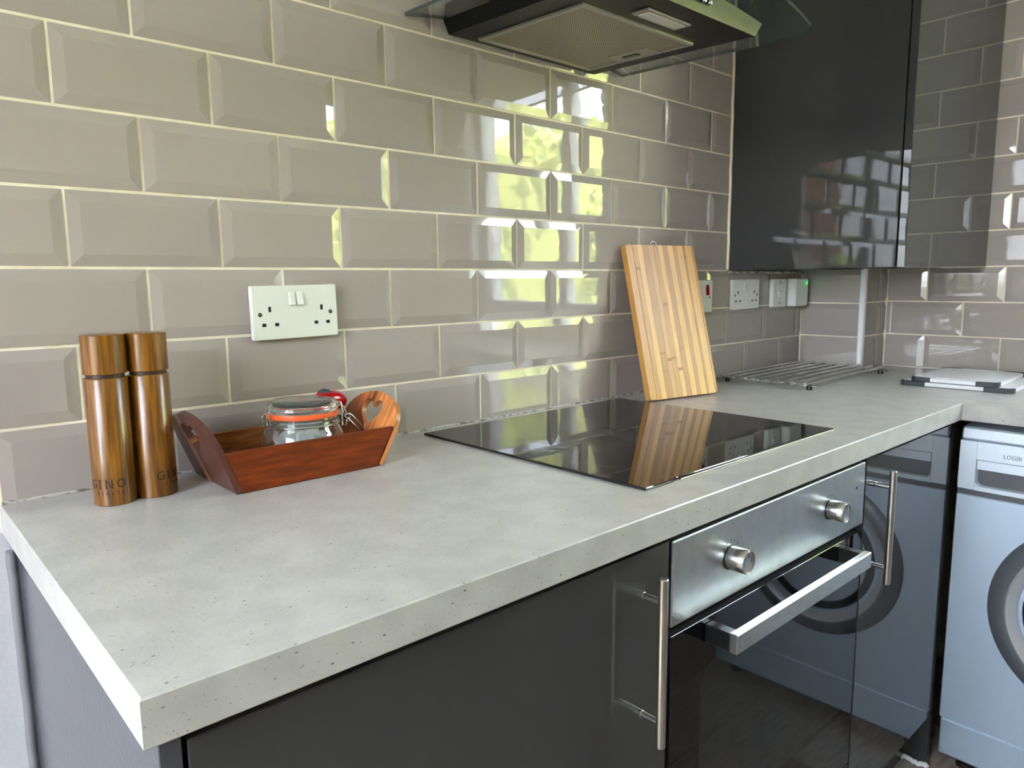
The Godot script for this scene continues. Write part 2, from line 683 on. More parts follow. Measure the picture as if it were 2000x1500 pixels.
func window(called: String, x: float, z0: float, z1: float, y0: float, y1: float, mullions: Array, _side: float) -> void:
	var o := Node3D.new()
	o.name = called
	o.set_meta("kind", "structure")
	add_child(o)
	var f := 0.05
	var s := sh()
	s.box(Vector3(x - 0.035, y0, z0), Vector3(x + 0.035, y0 + f, z1), 0.004)
	s.box(Vector3(x - 0.035, y1 - f, z0), Vector3(x + 0.035, y1, z1), 0.004)
	s.box(Vector3(x - 0.035, y0 + f, z0), Vector3(x + 0.035, y1 - f, z0 + f), 0.004)
	s.box(Vector3(x - 0.035, y0 + f, z1 - f), Vector3(x + 0.035, y1 - f, z1), 0.004)
	part("window_frame", s, M.upvc, o)
	var edges := [z0 + f]
	for m in mullions:
		part("mullion", bx(x - 0.03, y0 + f, m - 0.03, x + 0.03, y1 - f, m + 0.03, 0.004), M.upvc, o)
		edges.append_array([m - 0.03, m + 0.03])
	edges.append(z1 - f)
	for i in range(0, edges.size(), 2):
		part("pane", bx(x - 0.003, y0 + f, edges[i], x + 0.003, y1 - f, edges[i + 1]), M.pane, o)


func outside() -> void:
	var ground := struct("ground", bx(-30, -0.35, -30, 30, -0.25, 30), M.lawn)
	ground.set_meta("label", "pale paved yard around the house")
	var leaf := sh()
	leaf.quad(Vector3(0, -0.05, 0), Vector3(0.035, 0, 0.012), Vector3(0, 0.06, 0), Vector3(-0.035, 0, 0.012))
	leaf.quad(Vector3(-0.035, 0, 0.012), Vector3(0, 0.06, 0), Vector3(0.035, 0, 0.012), Vector3(0, -0.05, 0))
	var leaf_mesh := leaf.mesh()
	hedge(leaf_mesh, Vector3(5.8, -0.25, 3.2), Vector3(0.5, 3.15, 4.5), "tall green garden hedge outside the kitchen window")
	hedge(leaf_mesh, Vector3(-6.4, -0.25, 4.2), Vector3(0.4, 1.7, 1.2), "green shrub beside the brick wall outside the glazed door")
	var wall := part("garden_wall", bx(-7.6, -0.25, 3.7, -7.3, 2.9, 9.0), M.brick, self)
	tag(wall, "orange brick wall outside the glazed door", "wall")


func hedge(leaf_mesh: Mesh, at: Vector3, half: Vector3, label: String) -> void:
	var o := thing("hedge", label, "hedge", at)
	part("branches", bx(-half.x * 0.8, 0, -half.z, half.x * 0.8, half.y * 0.97, half.z, 0.15), M.hedge, o)
	var mm := MultiMesh.new()
	mm.transform_format = MultiMesh.TRANSFORM_3D
	mm.mesh = leaf_mesh
	mm.instance_count = 9000
	for i in 9000:
		var p := Vector3(rng.randf_range(-1, 1) * half.x, rng.randf() * half.y, rng.randf_range(-1, 1) * half.z)
		p.x += signf(p.x) * 0.2 * sin(p.z * 4.0 + p.y * 3.0)
		var b := Basis.from_euler(Vector3(rng.randf() * TAU, rng.randf() * TAU, rng.randf() * TAU)).scaled(Vector3.ONE * rng.randf_range(0.8, 1.8))
		mm.set_instance_transform(i, Transform3D(b, p))
	var mi := MultiMeshInstance3D.new()
	mi.name = "leaves"
	mi.multimesh = mm
	mi.material_override = M.leaf
	mi.set_meta("kind", "stuff")
	o.add_child(mi, true)


# ------------------------------------------------------------------ tiles
var tile_cache := {}

# one bevelled glazed tile: lower left corner at the origin, face towards +z; cut sides have no bevel
func tile_mesh(w: float, h: float, l: bool, r: bool, b: bool, t: bool) -> Mesh:
	var key := "%.4f %.4f %s%s%s%s" % [w, h, l, r, b, t]
	if tile_cache.has(key):
		return tile_cache[key]
	var k := 0.0155
	var z0 := -0.0015
	var ze := 0.0009
	var zc := 0.0040
	var x0 := k if l else 0.0
	var x1 := w - (k if r else 0.0)
	var y0 := k if b else 0.0
	var y1 := h - (k if t else 0.0)
	if x1 <= x0 + 0.002:
		x1 = x0 + 0.002
		if not r:
			x1 = w
	var s := sh()
	var o := [Vector3(0, 0, ze if l or b else zc), Vector3(w, 0, ze if r or b else zc), Vector3(w, h, ze if r or t else zc), Vector3(0, h, ze if l or t else zc)]
	var i := [Vector3(x0, y0, zc), Vector3(x1, y0, zc), Vector3(x1, y1, zc), Vector3(x0, y1, zc)]
	s.quad(i[0], i[1], i[2], i[3])
	var on := [b, r, t, l]
	for e in 4:
		var f := (e + 1) % 4
		if on[e]:
			var oa: Vector3 = o[e]
			var ob: Vector3 = o[f]
			# a bevel that runs out at a cut side keeps its height there
			var pa := Vector3(oa.x, oa.y, ze)
			var pb := Vector3(ob.x, ob.y, ze)
			s.quad(pa, pb, i[f], i[e])
		else:
			pass
	# skirt
	var q := []
	for e in 4:
		q.append(Vector3(o[e].x, o[e].y, z0))
	for e in 4:
		var f := (e + 1) % 4
		if on[e]:
			s.quad(q[e], q[f], Vector3(o[f].x, o[f].y, ze), Vector3(o[e].x, o[e].y, ze))
		else:
			s.quad(q[e], q[f], i[f], i[e])
	tile_cache[key] = s.mesh()
	return tile_cache[key]


# fills [u0, u1] x [v0, v1] with a running bond; face = transform of the wall plane (u along x, v along y)
func tile_field(parent: Node3D, face: Transform3D, u0: float, u1: float, v0: float, v1: float, first: float, vbase: float, pv: float, rows: Vector2i, odd_half := true, holes := [], shifts := {}) -> void:
	var g := 0.0042
	for row in range(rows.x, rows.y):
		var y0 := vbase + row * pv + g / 2
		var y1 := vbase + (row + 1) * pv - g / 2
		var cb := y0 < v0
		var ct := y1 > v1
		y0 = maxf(y0, v0)
		y1 = minf(y1, v1)
		if y1 - y0 < 0.006:
			continue
		var off: float = first + (PITCH_X / 2 if (posmod(row, 2) == 1) == odd_half else 0.0) + shifts.get(row, 0.0)
		var k := floori((u0 - off) / PITCH_X) - 1
		while off + k * PITCH_X < u1:
			var a := off + k * PITCH_X + g / 2
			var b := off + (k + 1) * PITCH_X - g / 2
			k += 1
			if b <= u0 + 0.004:
				continue
			var cl := a < u0 - 0.003
			var cr := b > u1 + 0.003
			a = maxf(a, u0)
			b = minf(b, u1)
			if b - a < 0.005:
				continue
			var skip := false
			for h in holes:
				if a > h[0] - 0.01 and b < h[1] + 0.01 and y0 > h[2] - 0.01 and y1 < h[3] + 0.01:
					skip = true
			if skip:
				continue
			var w := snappedf(b - a, 0.0005)
			var t := part("tile", tile_mesh(w, snappedf(y1 - y0, 0.0005), not cl, not cr, not cb, not ct), M["tile%d" % rng.randi_range(0, 2)], parent)
			var tilt := Basis.from_euler(Vector3(rng.randf_range(-1, 1), rng.randf_range(-1, 1), 0) * 0.0045)
			t.transform = face * Transform3D(tilt, Vector3(a, y0, rng.randf_range(-0.0003, 0.0004)))


func tiles() -> void:
	var back: Node3D = get_node("wall_back")
	part("grout_bed", bx(-0.1035, 0.862, -0.008, 2.06, 2.41, 0.0), M.grout, back)
	tile_field(back, Transform3D.IDENTITY, -0.1015, 2.052, 0.9035, 2.3, 0.0, EYE, PITCH_Y, Vector2i(-3, 10), true, [[1.62, 2.4, 1.22, 2.6]], {-1: -0.004, 0: 0.002, -2: 0.001})
	var right: Node3D = get_node("wall_right")
	var face := Transform3D(Basis(Vector3.UP, -PI / 2), Vector3(XR, 0, 0))
	part("grout_bed", wall_holed(XR, XR + 0.008, 0.98, 1.90, 1.02, 2.30, 0.19, 2.2, 2.41), M.grout, right)
	tile_field(right, face, 0.203, 1.02, 0.9035, 2.3, 0.2151, EYE + 0.0047, 0.1029, Vector2i(-3, 9))
	# boxed-in pipes in the corner
	var box := struct("wall_corner", bx(2.06, 0.862, -0.008, XR + 0.008, 2.41, 0.195), M.grout)
	var f1 := Transform3D(Basis(Vector3.UP, -PI / 2), Vector3(2.06, 0, 0))
	tile_field(box, f1, 0.006, 0.187, 0.9035, 1.30, 0.0, EYE + 0.002, 0.1033, Vector2i(-3, 1), true, [], {-3: -0.1, -2: 0.0, -1: -0.1, 0: 0.0})
	tile_field(box, Transform3D(Basis.IDENTITY, Vector3(0, 0, 0.195)), 2.070, XR - 0.004, 0.9035, 1.30, 1.97, EYE + 0.0035, 0.103, Vector2i(-3, 1), true, [], {-3: -0.1, -2: 0.0, -1: -0.1, 0: 0.0})
	var trim := sh()
	trim.box(Vector3(2.052, 0.9005, 0.187), Vector3(2.072, 1.32, 0.2035), 0.003)
	part("corner_trim", trim, M.upvc, box, "white corner trim")
	part("bare_plaster", bx(1.845, 1.178, 0.003, 2.03, 1.204, 0.0062, 0.0008), M.plaster, back, "patch of bare plaster")
	# dirty sealant bead along the foot of the tiles
	var pts := []
	for i in 60:
		pts.append(Vector3(-0.1 + i * 2.16 / 59.0, TOP + 0.0008 + rng.randf_range(0, 0.001), 0.0035))
	part("sealant_bead", sh().tube(pts, 0.0028, 8), M.dirty_seal, back)
	pts = []
	for i in 30:
		pts.append(Vector3(XR - 0.004, TOP + 0.001, 0.2 + i * 0.06))
	part("sealant_bead", sh().tube(pts, 0.004, 8), M.sealant, right)
	pts = []
	for i in 40:
		pts.append(Vector3(-0.0955 + rng.randf_range(-0.0006, 0.0006), 0.02 + i * 0.0209, -0.004))
	part("sealant_bead", sh().tube(pts, 0.0065, 8), M.grey_sealant, back)


# ------------------------------------------------------------------ worktop and base units
func worktop() -> void:
	# L-shaped slab: polygon in (x, -z), extruded along y
	var poly := PackedVector2Array([Vector2(-0.103, -0.608), Vector2(1.60, -0.6125), Vector2(1.603, -2.2), Vector2(XR + 0.004, -2.2), Vector2(XR + 0.004, 0.006), Vector2(-0.103, 0.006)])
	var s := sh(Transform3D(Basis(Vector3(1, 0, 0), Vector3(0, 0, -1), Vector3(0, 1, 0)), Vector3(0, TOP - 0.039, 0)))
	s.prism(poly, 0.0, 0.039, 0.0016)
	var o := part("worktop", s, M.worktop, self)
	tag(o, "pale grey speckled laminate worktop running round the corner", "worktop")


func bar_handle(parent: Node3D, x: float, yc: float) -> void:
	var h := Node3D.new()
	h.name = "handle"
	parent.add_child(h, true)
	var L := 0.109
	var r := 0.0065
	var bar := sh(Transform3D(Basis.IDENTITY, Vector3(x, yc, 0.630)))
	bar.lathe([Vector2(0, -L), Vector2(r - 0.001, -L), Vector2(r, -L + 0.001), Vector2(r, L - 0.001), Vector2(r - 0.001, L), Vector2(0, L)], 28)
	part("bar", bar, M.satin, h)
	for e in [-0.078, 0.078]:
		var p := sh(Transform3D(Basis(Vector3.RIGHT, PI / 2), Vector3(x, yc + e, 0.594)))
		p.lathe([Vector2(0, 0), Vector2(0.0052, 0), Vector2(0.0052, 0.008), Vector2(0.0046, 0.0085), Vector2(0.0046, 0.034), Vector2(0, 0.034)], 20)
		part("post", p, M.satin, h)


func base_units() -> void:
	var e := part("end_panel", bx(-0.0905, 0, -0.002, -0.0745, 0.859, 0.594, 0.0008), M.panel, self)
	tag(e, "pale grey gloss end panel under the left end of the worktop", "panel")
	var c := thing("base_cabinet", "wide charcoal gloss base cabinet left of the oven", "cabinet")
	part("body", bx(-0.073, 0.135, 0.02, 0.5265, 0.857, 0.5735), M.void_black, c)
	part("door", bx(-0.0705, 0.138, 0.5755, 0.5245, 0.8485, 0.594, 0.0010), M.gloss, c)
	bar_handle(c, 0.4625, 0.7185)
	var d := thing("base_cabinet", "narrow charcoal gloss corner cabinet between oven and washing machine", "cabinet")
	part("body", bx(1.136, 0.135, 0.02, 1.600, 0.857, 0.5735), M.void_black, d)
	part("door", bx(1.1355, 0.138, 0.5755, 1.6005, 0.8485, 0.594, 0.0010), M.gloss, d)
	bar_handle(d, 1.1665, 0.7190)
	var k := part("plinth", bx(-0.073, 0.001, 0.525, 1.600, 0.132, 0.541, 0.001), M.gloss, self)
	tag(k, "dark recessed plinth board under the base cabinets", "plinth")
	var w := thing("side_panel", "narrow dark upright panel between corner cabinet and washing machine", "panel")
	part("board", bx(1.6015, 0.0, 0.02, 1.6185, 0.857, 0.593, 0.0008), M.gloss, w)
	# ragged silicone along its foot
	var pts := []
	for i in 14:
		pts.append(Vector3(1.599 - rng.randf_range(0.0, 0.006), 0.004 + rng.randf_range(0, 0.006), 0.53 + i * 0.0052))
	part("silicone", sh().tube(pts, 0.0065, 8), M.upvc, w, "smeared white silicone")


func oven() -> void:
	var o := thing("oven", "built-in oven with stainless control panel and black glass door", "oven")
	part("body", bx(0.53, 0.24, 0.05, 1.131, 0.843, 0.573), M.void_black, o)
	var f := sh()
	f.box(Vector3(0.5315, 0.7275, 0.5745), Vector3(1.1305, 0.8455, 0.5945), 0.0018)
	var fascia := part("control_panel", f, M.steel, o)
	for x in [0.6715, 0.9865]:
		var k := sh(Transform3D(Basis(Vector3.RIGHT, PI / 2), Vector3(x, 0.7875, 0.5945)))
		k.lathe([Vector2(0.0168, 0), Vector2(0.0172, 0.001), Vector2(0.0172, 0.028), Vector2(0.0160, 0.0295), Vector2(0.0154, 0.0290), Vector2(0.0, 0.0290)], 48)
		var kn := part("knob", k, M.satin, o)
		part("pointer_mark", bx(x - 0.0008, 0.794, 0.6232, x + 0.0008, 0.8005, 0.6238), M.ink, kn)
		var collar := sh(Transform3D(Basis(Vector3.RIGHT, PI / 2), Vector3(x, 0.7875, 0.5945)))
		collar.lathe([Vector2(0.0182, 0), Vector2(0.0182, 0.0012), Vector2(0.017, 0.0014)], 48)
		part("collar", collar, M.black_plastic, kn)
		for i in 7:
			var a := PI * (0.1 + 0.8 * i / 6.0)
			var c := Vector3(x + cos(a) * 0.0245, 0.7875 + sin(a) * 0.0245, 0.59465)
			part("scale_mark", sh().box(c - Vector3(0.0008, 0.0012, 0.0003), c + Vector3(0.0008, 0.0012, 0.0003)), M.ink, fascia)
	var lamp := sh(Transform3D(Basis(Vector3.RIGHT, PI / 2), Vector3(1.095, 0.803, 0.5945)))
	part("indicator", lamp.lathe([Vector2(0.0022, -0.001), Vector2(0.0022, 0.0006), Vector2(0, 0.001)], 16), M.ink, o)
	var door := part("door", bx(0.5335, 0.246, 0.5755, 1.1285, 0.7115, 0.5920), M.void_black, o)
	part("door_glass", bx(0.5325, 0.245, 0.5922, 1.1295, 0.7150, 0.594, 0.0004), M.black_gloss, door)
	var win := sh()
	win.prism(moved(round_rect(0.462, 0.335, 0.028), Vector2(0.836, 0.4775)), 0.5936, 0.59425, 0.0002)
	part("window_pane", win, M.window_tint, door)
	var h := Node3D.new()
	h.name = "handle"
	o.add_child(h, true)
	part("grip", bx(0.6120, 0.679, 0.632, 1.0500, 0.7075, 0.644, 0.0012), M.brushed, h)
	for x in [0.6120, 1.0320]:
		part("bracket", bx(x, 0.680, 0.594, x + 0.018, 0.7065, 0.632, 0.0012), M.black_plastic, h)
	var low := part("filler_panel", bx(0.5325, 0.138, 0.5755, 1.1295, 0.240, 0.594, 0.001), M.gloss, o)
	low.set_meta("label", "charcoal filler panel under the oven door")


func washing_machine() -> void:
	var X := 1.630
	var z0 := 0.6045
	var z1 := 1.200
	var o := thing("washing_machine", "silver front-loading washing machine under the right-hand worktop", "washing machine")
	part("body", bx(X + 0.006, 0.03, z0 + 0.001, X + 0.55, 0.838, z1 - 0.001, 0.004), M.silver_dark, o)
	part("lid", bx(X, 0.8135, z0 + 0.002, X + 0.56, 0.843, z1, 0.004), M.silver_light, o)
	# control panel with the recessed drawer grip cut out of it
	var dr0 := 0.6405
	var dr1 := 0.845
	var cp := sh()
	cp.box(Vector3(X, 0.6985, z0), Vector3(X + 0.02, 0.8115, dr0), 0.0015)
	cp.box(Vector3(X, 0.6985, dr1), Vector3(X + 0.02, 0.8115, z1), 0.0015)
	cp.box(Vector3(X, 0.7705, dr0 - 0.001), Vector3(X + 0.02, 0.8115, dr1 + 0.001), 0.0)
	cp.box(Vector3(X, 0.6985, dr0 - 0.001), Vector3(X + 0.02, 0.7085, dr1 + 0.001), 0.0)
	part("control_panel", cp, M.silver_light, o)
	var dw := part("drawer", bx(X + 0.0006, 0.7475, dr0 + 0.0006, X + 0.016, 0.7695, dr1 - 0.0006, 0.001), M.silver_light, o)
	# scooped grip under the drawer lip
	var g := sh()
	var cr := 0.012
	var d := 0.016
	var outl := [Vector2(dr0, 0.7475), Vector2(dr0, 0.7085 + cr)]
	for i in 7:
		outl.append(Vector2(dr0 + cr, 0.7085 + cr) + Vector2(-cos(PI / 2 * i / 6.0), -sin(PI / 2 * i / 6.0)) * cr)
	outl.append(Vector2(dr1, 0.7085))
	for i in outl.size() - 1:
		var a: Vector2 = outl[i]
		var b: Vector2 = outl[i + 1]
		var c := Vector2((dr0 + dr1) / 2, 0.737)
		var ia := a + Vector2(0.009, 0.009)
		var ib := b + Vector2(0.009, 0.009)
		if i == 0:
			ia.y = a.y
		g.quad(Vector3(X, a.y, a.x), Vector3(X + d, ia.y, ia.x), Vector3(X + d, ib.y, ib.x), Vector3(X, b.y, b.x))
	g.quad(Vector3(X + d, 0.716, dr0 + 0.008), Vector3(X + d, 0.716, dr1), Vector3(X + d, 0.748, dr1), Vector3(X + d, 0.748, dr0 + 0.008))
	# rounded corner fill flush with the panel
	for i in 6:
		var a2 := Vector2(dr0 + cr, 0.7085 + cr) + Vector2(-cos(PI / 2 * i / 6.0), -sin(PI / 2 * i / 6.0)) * cr
		var b2 := Vector2(dr0 + cr, 0.7085 + cr) + Vector2(-cos(PI / 2 * (i + 1) / 6.0), -sin(PI / 2 * (i + 1) / 6.0)) * cr
		g.tri(Vector3(X, 0.7085, dr0), Vector3(X, b2.y, b2.x), Vector3(X, a2.y, a2.x))
	part("grip_recess", g, M.silver_light, dw)
	var txt := part("lettering", text_mesh("LOGIK", 0.0125, 0.0006), M.ink, o)
	txt.transform = Transform3D(Basis(Vector3.UP, -PI / 2), Vector3(X - 0.0002, 0.7850, 0.7082))
	part("groove_band", bx(X + 0.004, 0.684, z0 + 0.001, X + 0.02, 0.6995, z1 - 0.001), M.silver_dark, o)
	part("front_panel", bx(X, 0.1285, z0, X + 0.02, 0.6855, z1, 0.002), M.silver, o)
	part("kick_panel", bx(X + 0.0005, 0.036, z0 + 0.003, X + 0.02, 0.1265, z1 - 0.003, 0.003), M.silver, o)
	for z in [z0 + 0.05, z1 - 0.05]:
		var ft := sh(Transform3D(Basis.IDENTITY, Vector3(X + 0.05, 0, z)))
		part("foot", ft.lathe([Vector2(0, 0), Vector2(0.02, 0), Vector2(0.02, 0.012), Vector2(0.008, 0.014), Vector2(0.008, 0.037)], 20), M.black_plastic, o)
	var axis := Transform3D(Basis(Vector3.BACK, PI / 2), Vector3(X, 0.4525, 0.9015))   # local y -> -x
	var rg := sh(axis)
	rg.lathe([Vector2(0.2185, -0.002), Vector2(0.2165, 0.006), Vector2(0.210, 0.0105), Vector2(0.188, 0.0145), Vector2(0.182, 0.0135)], 96, 30)
	var dr := part("door", rg, M.silver_dark, o, "dark grey round door")
	var ch := sh(axis)
	ch.lathe([Vector2(0.1825, 0.012), Vector2(0.1815, 0.0175), Vector2(0.178, 0.0195), Vector2(0.166, 0.012), Vector2(0.156, -0.004), Vector2(0.154, -0.02)], 96, 50)
	part("bright_ring", ch, M.silver_ring, dr)
	var gl := sh(axis)
	gl.lathe([Vector2(0.155, -0.015), Vector2(0.150, 0.004), Vector2(0.13, 0.0), Vector2(0.11, -0.03), Vector2(0.0, -0.05)], 72, 40)
	part("door_glass", gl, M.black_gloss, dr)


# ------------------------------------------------------------------ wall cabinet
func wall_cabinet() -> void:
	var o := thing("wall_cabinet", "dark charcoal gloss wall cabinet in the corner above the sockets", "cabinet")
	var x0 := 1.6085
	var y0 := 1.2035
	var y1 := 2.20
	part("side_panel", bx(x0, y0, 0.006, x0 + 0.018, y1, 0.4475, 0.0008), M.gloss, o)
	part("body", bx(x0 + 0.018, y0 + 0.003, 0.197, XR - 0.008, y1, 0.446), M.dark, o)
	part("bottom_board", bx(x0 + 0.018, y0 + 0.001, 0.006, 2.05, y0 + 0.02, 0.197), M.dark, o)
	part("door", bx(x0 + 0.001, y0 - 0.001, 0.4505, XR - 0.006, y1, 0.4685, 0.0010), M.gloss_light, o)
	# crumbling sealant under the cabinet's back edge
	var pts := []
	for i in 26:
		pts.append(Vector3(1.612 + i * 0.0172, y0 - 0.003 - rng.randf_range(0, 0.003), 0.009))
	part("sealant", sh().tube(pts, 0.005, 8), M.dirty_seal, o)
	pts = []
	for i in 30:
		pts.append(Vector3(x0 - 0.001, y0 + 0.002 + i * 0.034, 0.007 + rng.randf_range(-0.0006, 0.0006)))
	part("sealant", sh().tube(pts, 0.004, 8), M.grout, o)


# ------------------------------------------------------------------ cooker hood
func arch(x: float) -> float:
	return 0.0108 + 0.025 * (1.0 - pow(x / 0.2965, 2.0))


func canopy_front(x: float) -> float:
	var z := 0.472 - 0.020 * pow(x / 0.2965, 2.0)
	var d := 0.2965 - absf(x)
	if d < 0.03:
		z -= 0.034 - sqrt(maxf(0.0, 0.034 * 0.034 - pow((0.03 - d) * 1.12, 2.0)))
	return z


func hood() -> void:
	var o := thing("cooker_hood", "black cooker hood with curved glass canopy above the hob", "cooker hood", Vector3(0.8425, 1.6277, 0.006))
	o.rotation.x = 0.034
	var N := 40
	var D := 0.385
	# housing: flat underside, sides flare up to the arched glass
	var hs := sh()
	for i in N:
		var t0 := -1.0 + 2.0 * i / N
		var t1 := -1.0 + 2.0 * (i + 1) / N
		var a := Vector3(0.2005 * t0, 0, 0)
		var b := Vector3(0.2005 * t1, 0, 0)
		var c := Vector3(0.2125 * t0, arch(0.2125 * t0) - 0.0005, 0)
		var d := Vector3(0.2125 * t1, arch(0.2125 * t1) - 0.0005, 0)
		var zf := Vector3(0, 0, D)
		var zt := Vector3(0, 0, D + 0.006)
		hs.quad(b, a, c, d)                         # back
		hs.quad(c + zt, d + zt, d, c)               # top
	hs.quad(Vector3(-0.2005, 0, 0), Vector3(-0.2005, 0, D), Vector3(-0.2125, arch(0.2125), D + 0.006), Vector3(-0.2125, arch(0.2125), 0))
	hs.quad(Vector3(0.2005, 0, D), Vector3(0.2005, 0, 0), Vector3(0.2125, arch(0.2125), 0), Vector3(0.2125, arch(0.2125), D + 0.006))
	hs.quad(Vector3(-0.2005, 0, 0), Vector3(0.2005, 0, 0), Vector3(0.2005, 0, D), Vector3(-0.2005, 0, D))
	part("housing", hs, M.hood_black, o)
	var fr := sh()
	for i in N:
		var t0 := -1.0 + 2.0 * i / N
		var t1 := -1.0 + 2.0 * (i + 1) / N
		fr.quad(Vector3(0.2005 * t0, 0, D), Vector3(0.2005 * t1, 0, D), Vector3(0.2125 * t1, arch(0.2125 * t1) - 0.001, D + 0.006), Vector3(0.2125 * t0, arch(0.2125 * t0) - 0.001, D + 0.006))
	part("front_fascia", fr, M.hood_front, o, "grey front strip")
	# five round push buttons
	for i in 5:
		var b := sh(Transform3D(Basis(Vector3.RIGHT, PI / 2), Vector3(-0.022 + i * 0.0163, 0.019, D + 0.003)))
		b.lathe([Vector2(0.0042, 0), Vector2(0.0042, 0.005), Vector2(0.003, 0.0065), Vector2(0, 0.007)], 20)
		part("button", b, M.chrome, o)
	# canopy
	var gl := sh()
	var rim := sh()
	var th := 0.006
	var K := 12
	for i in 60:
		var xa := -0.2965 + 0.593 * i / 60.0
		var xb := -0.2965 + 0.593 * (i + 1) / 60.0
		var na := Vector3(0.05 * xa / 0.2965 / 0.2965 * 1.0, 1, 0).normalized()
		var nb := Vector3(0.05 * xb / 0.2965 / 0.2965 * 1.0, 1, 0).normalized()
		for j in K:
			var za := canopy_front(xa) * j / K
			var zb := canopy_front(xb) * j / K
			var zc := canopy_front(xa) * (j + 1) / K
			var zd := canopy_front(xb) * (j + 1) / K
			gl.quad_n(Vector3(xa, arch(xa) + th, zc), Vector3(xb, arch(xb) + th, zd), Vector3(xb, arch(xb) + th, zb), Vector3(xa, arch(xa) + th, za), na, nb, nb, na)
			gl.quad_n(Vector3(xa, arch(xa), za), Vector3(xb, arch(xb), zb), Vector3(xb, arch(xb), zd), Vector3(xa, arch(xa), zc), -na, -nb, -nb, -na)
		var ea := canopy_front(xa)
		var eb := canopy_front(xb)
		rim.quad(Vector3(xa, arch(xa), ea), Vector3(xb, arch(xb), eb), Vector3(xb, arch(xb) + th, eb), Vector3(xa, arch(xa) + th, ea))
		rim.quad(Vector3(xb, arch(xb), 0), Vector3(xa, arch(xa), 0), Vector3(xa, arch(xa) + th, 0), Vector3(xb, arch(xb) + th, 0))
	for s in [-1.0, 1.0]:
		var x: float = 0.2965 * s
		var q := [Vector3(x, arch(x), 0), Vector3(x, arch(x), canopy_front(x)), Vector3(x, arch(x) + th, canopy_front(x)), Vector3(x, arch(x) + th, 0)]
		if s > 0:
			q.reverse()
		rim.quad(q[0], q[1], q[2], q[3])
	var canopy := part("canopy", gl, M.hood_glass, o, "curved glass canopy")
	part("canopy_edge", rim, M.hood_edge, canopy)
	# grease filter
	var fx0 := -0.150
	var fx1 := 0.158
	var fz0 := 0.022
	var fz1 := 0.284
	var mesh_plate := part("grease_filter", bx(fx0 + 0.008, -0.002, fz0 + 0.008, fx1 - 0.008, 0.001, fz1 - 0.008), M.filter_metal, o)
	var ff := sh()
	ff.box(Vector3(fx0, -0.0045, fz0), Vector3(fx1, 0.001, fz0 + 0.009), 0.001)
	ff.box(Vector3(fx0, -0.0045, fz1 - 0.009), Vector3(fx1, 0.001, fz1), 0.001)
	ff.box(Vector3(fx0, -0.0045, fz0 + 0.009), Vector3(fx0 + 0.009, 0.001, fz1 - 0.009), 0.001)
	ff.box(Vector3(fx1 - 0.009, -0.0045, fz0 + 0.009), Vector3(fx1, 0.001, fz1 - 0.009), 0.001)
	part("filter_frame", ff, M.frame_metal, mesh_plate)
	var lt := sh(Transform3D(Basis(Vector3.RIGHT, PI / 2), Vector3(0, 0, 0)))
	lt.prism(PackedVector2Array([Vector2(0.110, 0.117), Vector2(0.149, 0.110), Vector2(0.149, 0.212), Vector2(0.110, 0.205)]), 0.001, 0.0042, 0.001)
	part("latch_plate", lt, M.frame_metal, mesh_plate)
	part("latch", bx(0.124, -0.0062, 0.140, 0.136, -0.004, 0.178, 0.0008), M.screw, mesh_plate)
	# lamp lens in its frame
	var lf := part("lamp_frame", bx(-0.060, -0.004, 0.309, 0.060, 0.0, 0.345, 0.0012), M.frame_metal, o)
	part("lamp_lens", bx(-0.050, -0.0055, 0.316, 0.052, -0.0035, 0.338, 0.0008), M.lens, lf)
	part("chimney", bx(-0.105, 0.045, 0.0, 0.105, 0.78, 0.22, 0.001), M.hood_black, o)


func hob() -> void:
	var o := thing("hob", "black ceramic glass hob set into the grey worktop", "hob", Vector3(0.540, TOP, 0.038))
	# outline in (x, -z) seen from above; a chip runs along the front-left edge
	var poly := PackedVector2Array([Vector2(0, -0.505), Vector2(0.062, -0.505), Vector2(0.066, -0.5035), Vector2(0.072, -0.5010), Vector2(0.080, -0.5022), Vector2(0.565, -0.505), Vector2(0.565, 0), Vector2(0, 0)])
	var s := sh(Transform3D(Basis(Vector3(1, 0, 0), Vector3(0, 0, -1), Vector3(0, 1, 0)), Vector3.ZERO))
	s.prism(poly, 0.0002, 0.0046, 0.0012, Rect2(0, 0, 0.565, -0.505))
	part("glass", s, M.hob, o)
	part("trim_strip", bx(0.08, 0.0004, 0.5040, 0.564, 0.0026, 0.5062, 0.0004), M.frame_metal, o, "thin bright front trim")


# ------------------------------------------------------------------ sockets and switches
func plate(o: Node3D, w: float, h: float, d: float, m: Material) -> MeshInstance3D:
	var s := sh()
	s.prism(round_rect(w, h, 0.003), 0.0, d, 0.0012)
	return part("faceplate", s, m, o)


